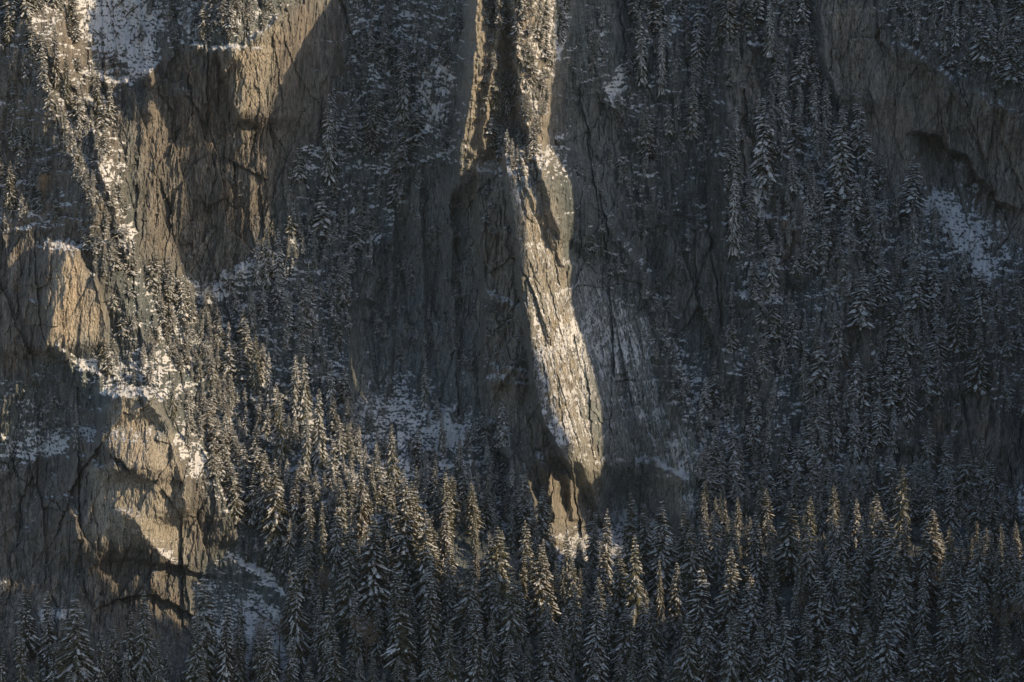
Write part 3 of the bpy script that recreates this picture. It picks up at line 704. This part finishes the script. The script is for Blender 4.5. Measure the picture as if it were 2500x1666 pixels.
# spruces read off the photograph: across, tip, height, width factor
HAND = [(118,1443,190,1),(188,1453,200,1.3),(53,1535,150,1),(141,1566,120,1),(276,1517,120,1),(248,1538,130,1),(315,1481,145,1),(352,1443,180,1),(408,1581,75,1),(308,1594,95,1),(504,1400,240,1),(548,1459,220,1),(482,1502,170,1),(3,1571,130,1),(494,1607,100,1),(212,1560,110,1),(90,1600,90,1),(385,1560,110,1),
(633,1532,160,.8),(662,1525,170,.8),(712,1555,130,1),(727,1361,220,.75),(799,1436,170,.8),(780,1440,150,.8),(757,1637,70,1),(819,1538,160,1.2),(883,1594,100,.9),(869,1443,160,1.1),(822,1239,130,.9),(785,1226,140,.8),(755,1249,120,.9),(722,1147,110,1),(943,1180,160,.9),(915,1259,210,1.1),(855,1282,210,1),(834,1170,130,1),(990,1180,220,1.25),(1008,1176,200,1.1),(1043,1244,210,1),(987,1403,220,1.2),(972,1377,190,1.1),(1053,1397,210,1),(1050,1354,180,1),(1096,1403,110,1),(1086,1236,140,1),(1099,1328,160,1.1),(1143,1361,170,1),(1160,1374,160,1),(1097,1515,170,1.1),(1165,1482,190,1),(1201,1499,120,.9),(1198,1308,180,1),(1214,1288,200,1),(975,1601,100,1.2),(1048,1565,120,1),(1181,1624,80,1.2),(1211,1400,140,1),(1247,1407,180,1),(1245,1551,130,1),(1142,1482,90,1.3),
(1278,1344,110,1),(1313,1331,160,1.4),(1332,1344,150,1),(1387,1301,110,1),(1398,1361,140,1),(1378,1380,120,1),(1357,1374,110,.9),(1431,1374,100,1.1),(1477,1242,170,.9),(1470,1324,160,1),(1513,1347,150,1),(1536,1204,180,1.2),(1576,1232,160,1.5),(1619,1216,200,1),(1671,1235,150,1.1),(1553,1305,200,1),(1612,1367,120,.8),(1717,1262,160,.9),(1786,1249,150,1),(1852,1252,180,1.1),(1750,1249,140,1),(1691,1282,160,1),(1650,1374,150,1.2),(1707,1380,210,1.1),(1777,1341,200,1.1),(1836,1403,160,1.4),(1459,1410,140,1.2),(1400,1426,160,1),(1429,1430,110,1),(1489,1449,150,1.1),(1452,1436,210,1),(1566,1453,130,1.1),(1596,1459,150,1.1),(1525,1463,140,1.1),(1526,1486,140,1.2),(1372,1486,160,1.2),(1331,1522,160,1.2),(1266,1420,160,1),(1288,1575,110,1.1),(1362,1528,140,1),(1513,1588,100,1),(1540,1584,110,1),(1451,1591,110,1.3),(1648,1588,100,1),(1660,1584,110,1),(1627,1601,90,1),(1680,1502,180,1),(1724,1499,180,1),(1810,1482,180,1.3),(1780,1502,190,1.2),(1859,1525,160,1),(1744,1650,60,1),(1401,1640,60,1),(1582,1555,130,1),
(1926,1224,150,1.2),(1878,1268,140,.8),(1975,1212,130,1.1),(1975,1282,160,.9),(1952,1329,140,1),(2035,1229,140,1),(2054,1259,160,1),(2031,1331,150,.9),(2105,1260,140,1),(2135,1206,150,1),(2148,1226,160,1),(2130,1239,130,1),(2160,1252,150,1),(2179,1278,180,1),(2209,1265,160,1.1),(2276,1244,130,1.5),(2262,1275,170,1.1),(2321,1295,130,.9),(2346,1305,130,.9),(2360,1298,120,.9),(2390,1300,150,1.4),(2421,1298,140,.9),(2456,1308,160,1.2),(2440,1331,150,1),(2476,1334,140,1.1),(2499,1361,140,1),(2145,1329,160,1),(2176,1334,140,.9),(2099,1334,140,1),(2077,1367,200,1.2),(2211,1364,180,1.1),(2306,1361,140,1),(2365,1387,190,1.1),(2323,1384,190,1.1),(1997,1397,180,1.1),(2056,1370,140,.9),(2135,1394,130,1),(1938,1446,120,1),(1967,1479,150,1.1),(1918,1482,160,1.1),(1880,1436,160,1),(2059,1502,170,1.1),(2181,1440,190,1.3),(2313,1489,160,1.1),(2402,1426,160,1.1),(2461,1509,160,1.2),(2253,1400,160,1),(2115,1505,170,1.1),(2165,1495,190,1.3),(2260,1528,180,1.3),(2331,1519,180,1.2),(2375,1495,190,1.1),(2418,1558,120,1),(1980,1545,150,1.4),(2278,1598,110,1),(2369,1614,80,.9),(2278,1634,60,1),(2398,1601,100,1.1),(1895,1545,160,1.1),(2175,1637,60,1),(2020,1538,170,1.2),
(135,65,150,1),(163,135,120,1.1),(238,171,120,1.1),(266,206,100,1.2),(19,5,110,1.1),(33,214,150,1.2),(70,244,120,1.2),(154,325,75,.9),(24,396,120,1),(813,195,140,.9),(802,233,210,.75),(653,564,140,1),(680,561,150,1),(629,585,110,1),(388,640,100,.8),(542,27,85,1),
(987,125,170,.9),(1014,22,110,.9),(1207,130,140,.8),(1236,119,160,.8),(1263,98,130,.9),(1364,-4,105,1.3),(1564,33,170,.8),(1616,60,170,.8),(908,228,150,1),(906,564,75,.8),(1702,11,190,.9),(1880,0,140,.8),(1945,119,100,1.4),(2021,117,115,1.3),(1851,222,135,.8),(1870,244,215,1.3),(1913,184,120,.9),(1951,200,115,.9),(1989,206,120,1),(2019,200,125,1),(2059,271,230,1.15),(2113,298,95,1.3),(2119,417,95,1),(2189,428,120,.9),(1796,260,135,.8),(1791,412,210,.75),(1989,420,110,.8),(1973,483,130,.9),(2157,472,120,1),(2230,510,110,1),(1888,591,110,1.1),(2238,-8,110,1),(2306,22,115,1),(2333,5,110,1),(2355,16,100,1.1),(2398,11,140,1.4),(2449,5,130,1),(2480,16,130,1),
(957,1038,170,.9),(908,1125,120,.9),(1120,1065,120,1),(1190,1071,100,1),(1063,1120,130,1),(1239,1141,80,.9),(1038,876,120,.9),(624,816,150,.9),(659,859,150,.8),(721,870,160,1),(743,870,150,.9),(778,952,190,1.1),(686,962,160,1),(748,1006,160,.9),(187,990,110,.7),(423,903,140,.5),(458,952,140,.55),(808,886,140,.9),(1964,843,120,1),(2214,886,140,1.1),(2132,1071,140,.9),(2401,1060,130,.9),(2184,984,120,1),(2084,941,120,1)]

def sample(A, x, y):
    i = np.clip(np.searchsorted(ax, x)-1, 0, len(ax)-2); j = np.clip(np.searchsorted(ay, y)-1, 0, len(ay)-2)
    tx = (x-ax[i])/(ax[i+1]-ax[i]); ty = (y-ay[j])/(ay[j+1]-ay[j])
    return (A[j,i]*(1-tx)+A[j,i+1]*tx)*(1-ty)+(A[j+1,i]*(1-tx)+A[j+1,i+1]*tx)*ty
trees = []      # x, foot, height, width, hand
for x, y, h, wf in HAND:
    if y > 1140: trees.append((x, y+h*1.28, h*1.3, wf*.98, True))      # the foot is hidden by the trees in front
    else: trees.append((x, y+h*.97, h, wf*.85, True))
NZB = blur(N[..., 2], 14)
cell = {}
def near(x, y, r):
    cx_, cy_ = int(x//50), int(y//50)
    for a in (-1, 0, 1):
        for b in (-1, 0, 1):
            for (p, q, rr) in cell.get((cx_+a, cy_+b), ()):
                if (p-x)**2+((q-y)*.8)**2 < ((r+rr)*.5)**2: return True
    return False
def put(x, y, r): cell.setdefault((int(x//50), int(y//50)), []).append((x, y, r))
for t in trees: put(t[0], t[1], min(44, t[2]*.21))
R = random.Random(11)
DENS = float(os.environ.get('DENS', 1.0))
for poly, dens, (h0, h1), cling in [(a, b, c, 0) for a, b, c in FOREST]+[(a, b, c, 1) for a, b, c in CLING]:
    xs = [p[0] for p in poly]; ys = [p[1] for p in poly]
    A = (max(xs)-min(xs))*(max(ys)-min(ys))
    n = int(A/1e4*dens*3.2*DENS)
    px = np.array([R.uniform(min(xs), max(xs)) for _ in range(n)]); py = np.array([R.uniform(min(ys), max(ys)) for _ in range(n)])
    ok = in_poly(px, py, poly); wl = sample(WALL, px, py)*(1-sample(BOTTOM, px, py)); sn = sample(snw, px, py); nzb_ = sample(NZB, px, py)
    for i in np.nonzero(ok)[0]:
        x, y = float(px[i]), float(py[i])
        if not cling and wl[i] > .55 and R.random() < .97: continue
        if sn[i] > .55 and dens < 9 and R.random() < .72*sn[i]: continue
        h = (h0*.8+(h1*1.12-h0*.8)*R.random()**1.7)*(1.22 if y < 1250 else 1)
        h *= .8+.35*float(fbm(np.array([x/90]), np.array([y/90]), 2, 301)[0])+.1
        if y < 1180 and dens < 7 and not cling:
            if float(fbm(np.array([(x+.5*y)/60]), np.array([(y-.4*x)/110]), 2, 305)[0]) < -.05: continue
            if nzb_[i] < .16 and R.random() < .7: continue
        if y > 1150 and R.random() < .12: h *= 1.35
        r = max(8, h*(.25 if y > 1290 else .19))
        if near(x, y, r): continue
        put(x, y, r); trees.append((x, y, h*(.88 if y < 1250 else 1), R.uniform(.9, 1.25)*(1.2 if y < 1250 else 1.05), False))
X_ = np.array([t[0] for t in trees]); Y_ = np.array([t[1] for t in trees])
D_ = sample(DEP, X_, np.clip(Y_, ay[0]+1, ay[-1]-1))
print('trees', len(trees), time.time()-T0)
# nothing of a tree that would stay outside the frame
inst = []
for (x, y, h, wf, hd), d in zip(trees, D_):
    if y < -120 or y-h > 1760 or x < -120 or x > 2620: continue
    k = 1+d/DIST
    X3, Y3, Z3 = to_world(x, y, d)
    inst.append(dict(x=x, y=y, h=h, wf=wf, hd=hd, p=(X3, Y3-.35, Z3-.2), H=h*S*k))
vis = lambda t: 0 < t['x'] < 2500 and t['y']-t['h'] < 1640 and t['y']-t['h']*.5 > 0 and t['y']-t['h'] > -60
cand = sorted([t for t in inst if vis(t)], key=lambda t: -t['h']*(1.25 if t['hd'] else 1))
single = cand[:290]; sid = {id(t) for t in single}
rest = [t for t in inst if id(t) not in sid]

def link(o, parent=None):
    col.objects.link(o)
    if parent: o.parent = parent
    return o
def zone(t):
    x, y, tip = t['x'], t['y'], t['y']-t['h']
    if tip > 1190 and x > 1250: return 'bottom right forest'
    if tip > 1120 and x > 560: return 'bottom centre forest'
    if tip > 1380: return 'below lower left wall'
    if x > 1950 and tip < 200: return 'above arched brown wall'
    if x > 1640: return 'right wooded cliff'
    if x > 1340: return 'right of sunlit pillar'
    if x > 1140 and tip < 420: return 'on sunlit pillar top'
    if x > 620: return 'left of the pillar'
    return 'sunlit left ridge'
used = set()
for n_, t in enumerate(single):
    ci = R.randrange(len(CROWNS))
    if t['x'] > 1900 and t['y'] < 1100: ci = R.choice([1, 3, 5, 7])
    elif t['y'] > 1350 and t['x'] < 1300: ci = R.choice([0, 2, 4, 6, 7])
    e = bpy.data.objects.new('spruce', None); link(e)
    e.empty_display_size = .5
    e.location = t['p']; e.rotation_euler = (R.uniform(-.03, .03), R.uniform(-.03, .03), R.uniform(0, 6.28))
    sw_ = t['H']*t['wf']*R.uniform(.92, 1.08); e.scale = (sw_, sw_, t['H'])
    tr = bpy.data.objects.new('trunk', TRUNKS[ci % 4]); link(tr, e)
    frosted = t['y'] < 1180 and (t['x'] > 1330 or 600 < t['x'] < 1150) and R.random() < .8
    cr = bpy.data.objects.new('crown', R.choice(FROST) if frosted else CROWNS[ci]); link(cr, e)
    size = 'tall' if t['h'] > 175 else ('medium' if t['h'] > 125 else 'short')
    shape = 'slender' if t['wf'] < .93 else ('broad' if t['wf'] > 1.15 else 'snow-dusted')
    ac = round(t['x']/25); dn = max(0, round((t['y']-t['h'])/16.66))
    lab = f"{size} {shape} spruce, {zone(t)}, tip {ac}% across {dn}% down"
    if lab in used:
        lab = f"{size} {shape} spruce, {zone(t)}, tip {t['x']/25:.1f}% across, {(t['y']-t['h'])/16.66:.1f}% down"
    used.add(lab)
    e['label'] = lab; e['category'] = 'spruce'; e['group'] = 'snow-dusted spruces on the mountain'

def bare_mesh(seed, spread=.5):
    R2 = random.Random(seed); tm, bm_ = MB(), MB()
    def grow(p, d, L, r, lev, mb):
        n = 3 if lev < 3 else 2
        for i in range(n):
            d2 = [d[0]+R2.uniform(-.16, .16), d[1]+R2.uniform(-.16, .16), d[2]+R2.uniform(-.05, .12)]
            l = math.sqrt(sum(q*q for q in d2)); d = [q/l for q in d2]
            q = tuple(p[j]+d[j]*L/n for j in range(3)); mb.tube(p, q, r, r*.78, 0, 4 if lev else 6); p = q; r *= .78
            if lev < 4 and (i > 0 or lev > 0):
                for _ in range(3 if lev < 3 else 2):
                    a = R2.uniform(0, 6.283); sp = spread*R2.uniform(.7, 1.3)
                    nd = [d[0]+math.cos(a)*sp, d[1]+math.sin(a)*sp, d[2]*.8+.15]
                    l = math.sqrt(sum(q*q for q in nd)); grow(p, [q/l for q in nd], L*R2.uniform(.42, .62), r*.62, lev+1, bm_)
    grow((0, 0, -.03), (0, 0, 1), .62, .013, 0, tm)
    zs = max(v[2] for v in bm_.v)
    for m_ in (tm, bm_): m_.v = [(x/zs, y/zs, z/zs) for x, y, z in m_.v]
    return tm.mesh('bare_trunk', [BARK]), bm_.mesh('bare_branches', [TWIG])
BARE = [(106,395,115,'golden leafless tree at the left edge below the tall sunlit spruces'),(792,1368,110,'leafless tree with golden twigs between spruces, bottom left of centre'),
 (898,1480,140,'broad leafless tree in shade in the bottom forest left of centre'),(684,1463,140,'slim leafless tree on the blue shaded snow slope, right one of two'),
 (632,1475,130,'slim leafless tree on the blue shaded snow slope, left one of two'),(1658,1480,100,'pale leafless tree among dark spruces right of the bottom centre'),
 (2480,1440,110,'small leafless tree with golden twigs at the right edge'),(2445,1425,160,'tall grey leafless tree near the right edge below sunlit tips'),
 (1950,1425,100,'frosted grey leafless bush in the bottom right forest'),(760,1636,80,'brown leafless bush cut by the bottom edge, left of centre'),
 (1238,1070,65,'golden leafless shrub on the ledge left of the pillar foot'),(590,1545,110,'thin leafless tree on shaded snow beside the lower left spruces')]
BM = [bare_mesh(i, .5+.1*(i % 3)) for i in range(4)]
for n_, (x, y, h, lab) in enumerate(BARE):
    fy = y+h*1.05; d = float(sample(DEP, np.array([x*1.0]), np.array([fy]))[0]); k = 1+d/DIST; q = to_world(x, fy, d)
    e = link(bpy.data.objects.new('bare_tree', None)); e.location = (q[0], q[1]-2.5, q[2]-.3)
    H_ = h*1.05*S*k; e.scale = (H_*1.1, H_*1.1, H_); e.rotation_euler = (0, 0, n_*1.7)
    link(bpy.data.objects.new('trunk', BM[n_ % 4][0]), e); link(bpy.data.objects.new('branches', BM[n_ % 4][1]), e)
    e['label'] = lab; e['category'] = 'bare tree'; e['group'] = 'leafless trees among the spruces'
def snag(x1, y1, x2, y2, lab):
    d = float(sample(DEP, np.array([x2*1.0]), np.array([y2*1.0]))[0]); d1 = float(sample(DEP, np.array([x1*1.0]), np.array([y1*1.0]))[0])
    a = to_world(x2, y2, d-.4); b_ = to_world(x1, y1, min(d1, d)-2.2)
    mb = MB(); R3 = random.Random(int(x1)); p = (0, 0, 0); v = [b_[i]-a[i] for i in range(3)]
    for i in range(5):
        q = tuple(v[j]*(i+1)/5+R3.uniform(-.06, .06) for j in range(3)); mb.tube(p, q, .26*(1-i/6.5), .26*(1-(i+1)/6.5), 0, 7)
        for _ in range(2):
            o = (q[0]+R3.uniform(-.8, .8), q[1]+R3.uniform(-.8, .3), q[2]+R3.uniform(-.3, .5)); mb.tube(q, o, .06, .02, 0, 4)
        p = q
    o = link(bpy.data.objects.new('dead_trunk', mb.mesh('dead_trunk', [DEADWOOD]))); o.location = a
    o['label'] = lab; o['category'] = 'dead tree'; o['group'] = 'dead trunks on the slopes'
DEADWOOD, _nt, _b = new_mat('weathered_wood'); _g = G(_nt)
_nt.links.new(_g.mix(_g.noise(_g.pos((1,1,1)), 3, 4), (.16, .14, .12, 1), (.42, .39, .35, 1)), _b.inputs['Base Color']); _b.inputs['Roughness'].default_value = .85
snag(556, 985, 566, 1062, 'pale upright dead trunk on the snow slope right of the lower left buttress')
snag(1772, 379, 1820, 436, 'leaning dead trunk beside the snow patch on the right wooded cliff')
snag(2345, 1015, 2318, 1060, 'short leaning dead trunk under the low brown wall at the right')
snag(775, 690, 800, 735, 'dead trunk leaning left on the wooded slope between ridge and pillar')

# the remaining forest: one object, trees set on points
prot = bpy.data.collections.new('spruce_kinds')
LOWM = [crown_mesh('small_spruce', *k, pad=1.7) for k in LOW]
for i, m in enumerate(LOWM):
    mbk = MB(); 
    o = bpy.data.objects.new('small_spruce_%02d' % i, m); prot.objects.link(o)
for i in (0, 1, 4, 6, 7):
    o = bpy.data.objects.new('small_spruce_1%d' % i, CROWNS[i]); prot.objects.link(o)
for i in range(3):
    o = bpy.data.objects.new('small_spruce_2%d' % i, FROST[i]); prot.objects.link(o)
def forest():
    me = bpy.data.meshes.new('forest')
    n = len(rest); me.vertices.add(n)
    me.vertices.foreach_set('co', np.array([t['p'] for t in rest], np.float32).reshape(-1))
    def at(name, typ, vals, key='value'):
        a = me.attributes.new(name, typ, 'POINT'); a.data.foreach_set(key, np.array(vals).reshape(-1))
    ki = []
    for t in rest:
        if t['h'] < 42: ki.append(R.choice([1, 3, 5, 5, 3]))
        elif t['y'] < 1180 and t['x'] > 600 and R.random() < .6: ki.append(R.choice([11, 12, 13]))
        elif t['x'] > 1900 and t['y'] < 1150: ki.append(R.choice([0, 1, 1, 2, 3]))
        elif t['y'] > 1250: ki.append(R.choice([6, 7, 8, 9, 10]))
        else: ki.append(R.choice([0, 1, 2, 3, 4]))
    at('kind', 'INT', np.array(ki, np.int32))
    sc = []
    for t in rest:
        w_ = t['H']*t['wf']*R.uniform(.9, 1.2); sc.append((w_, w_, t['H']))
    at('scl', 'FLOAT_VECTOR', np.array(sc, np.float32), 'vector')
    at('rot', 'FLOAT_VECTOR', np.array([(R.uniform(-.05, .05), R.uniform(-.05, .05), R.uniform(0, 6.28)) for _ in rest], np.float32), 'vector')
    o = bpy.data.objects.new('forest', me); link(o)
    ng = bpy.data.node_groups.new('forest_nodes', 'GeometryNodeTree')
    ng.interface.new_socket('Geometry', in_out='INPUT', socket_type='NodeSocketGeometry'); ng.interface.new_socket('Geometry', in_out='OUTPUT', socket_type='NodeSocketGeometry')
    N_ = ng.nodes; L_ = ng.links
    gi, go = N_.new('NodeGroupInput'), N_.new('NodeGroupOutput')
    ci = N_.new('GeometryNodeCollectionInfo'); ci.inputs['Collection'].default_value = prot; ci.inputs['Separate Children'].default_value = True; ci.inputs['Reset Children'].default_value = True
    ip = N_.new('GeometryNodeInstanceOnPoints')
    def na(name, typ):
        q = N_.new('GeometryNodeInputNamedAttribute'); q.data_type = typ; q.inputs['Name'].default_value = name; return q.outputs[0]
    L_.new(gi.outputs[0], ip.inputs['Points']); L_.new(ci.outputs[0], ip.inputs['Instance']); ip.inputs['Pick Instance'].default_value = True
    L_.new(na('kind', 'INT'), ip.inputs['Instance Index']); L_.new(na('scl', 'FLOAT_VECTOR'), ip.inputs['Scale'])
    er = N_.new('FunctionNodeEulerToRotation'); L_.new(na('rot', 'FLOAT_VECTOR'), er.inputs[0]); L_.new(er.outputs[0], ip.inputs['Rotation'])
    L_.new(ip.outputs[0], go.inputs[0])
    md = o.modifiers.new('trees', 'NODES'); md.node_group = ng
    o['kind'] = 'stuff'; o['label'] = 'mass of small snow-dusted spruces covering ledges and slopes'; o['category'] = 'forest'
forest()
print('single', len(single), 'rest', len(rest), time.time()-T0)
scn.view_settings.exposure = 0.0

def haze():
    m = bpy.data.materials.new('haze'); m.use_nodes = True; nt = m.node_tree; nt.nodes.clear()
    o_ = nt.nodes.new('ShaderNodeOutputMaterial'); v = nt.nodes.new('ShaderNodeVolumePrincipled')
    v.inputs['Color'].default_value = (.68, .84, 1, 1); v.inputs['Density'].default_value = float(os.environ.get('HZ', .000012)); v.inputs['Anisotropy'].default_value = 0
    nt.links.new(v.outputs[0], o_.inputs['Volume'])
    mb = MB(); a, b, c, d, e, f = -9100, 9100, -9100, 9100, -290, 420
    P_ = [(a,c,e),(b,c,e),(b,d,e),(a,d,e),(a,c,f),(b,c,f),(b,d,f),(a,d,f)]
    for q in ((0,3,2,1),(4,5,6,7),(0,1,5,4),(1,2,6,5),(2,3,7,6),(3,0,4,7)): mb.poly([P_[i] for i in q], 0)
    o = link(bpy.data.objects.new('haze', mb.mesh('haze', [m]))); o['kind'] = 'stuff'; o['label'] = 'thin blue winter haze in front of the cliff'; o['category'] = 'haze'
if os.environ.get('HZ') != '0': haze()
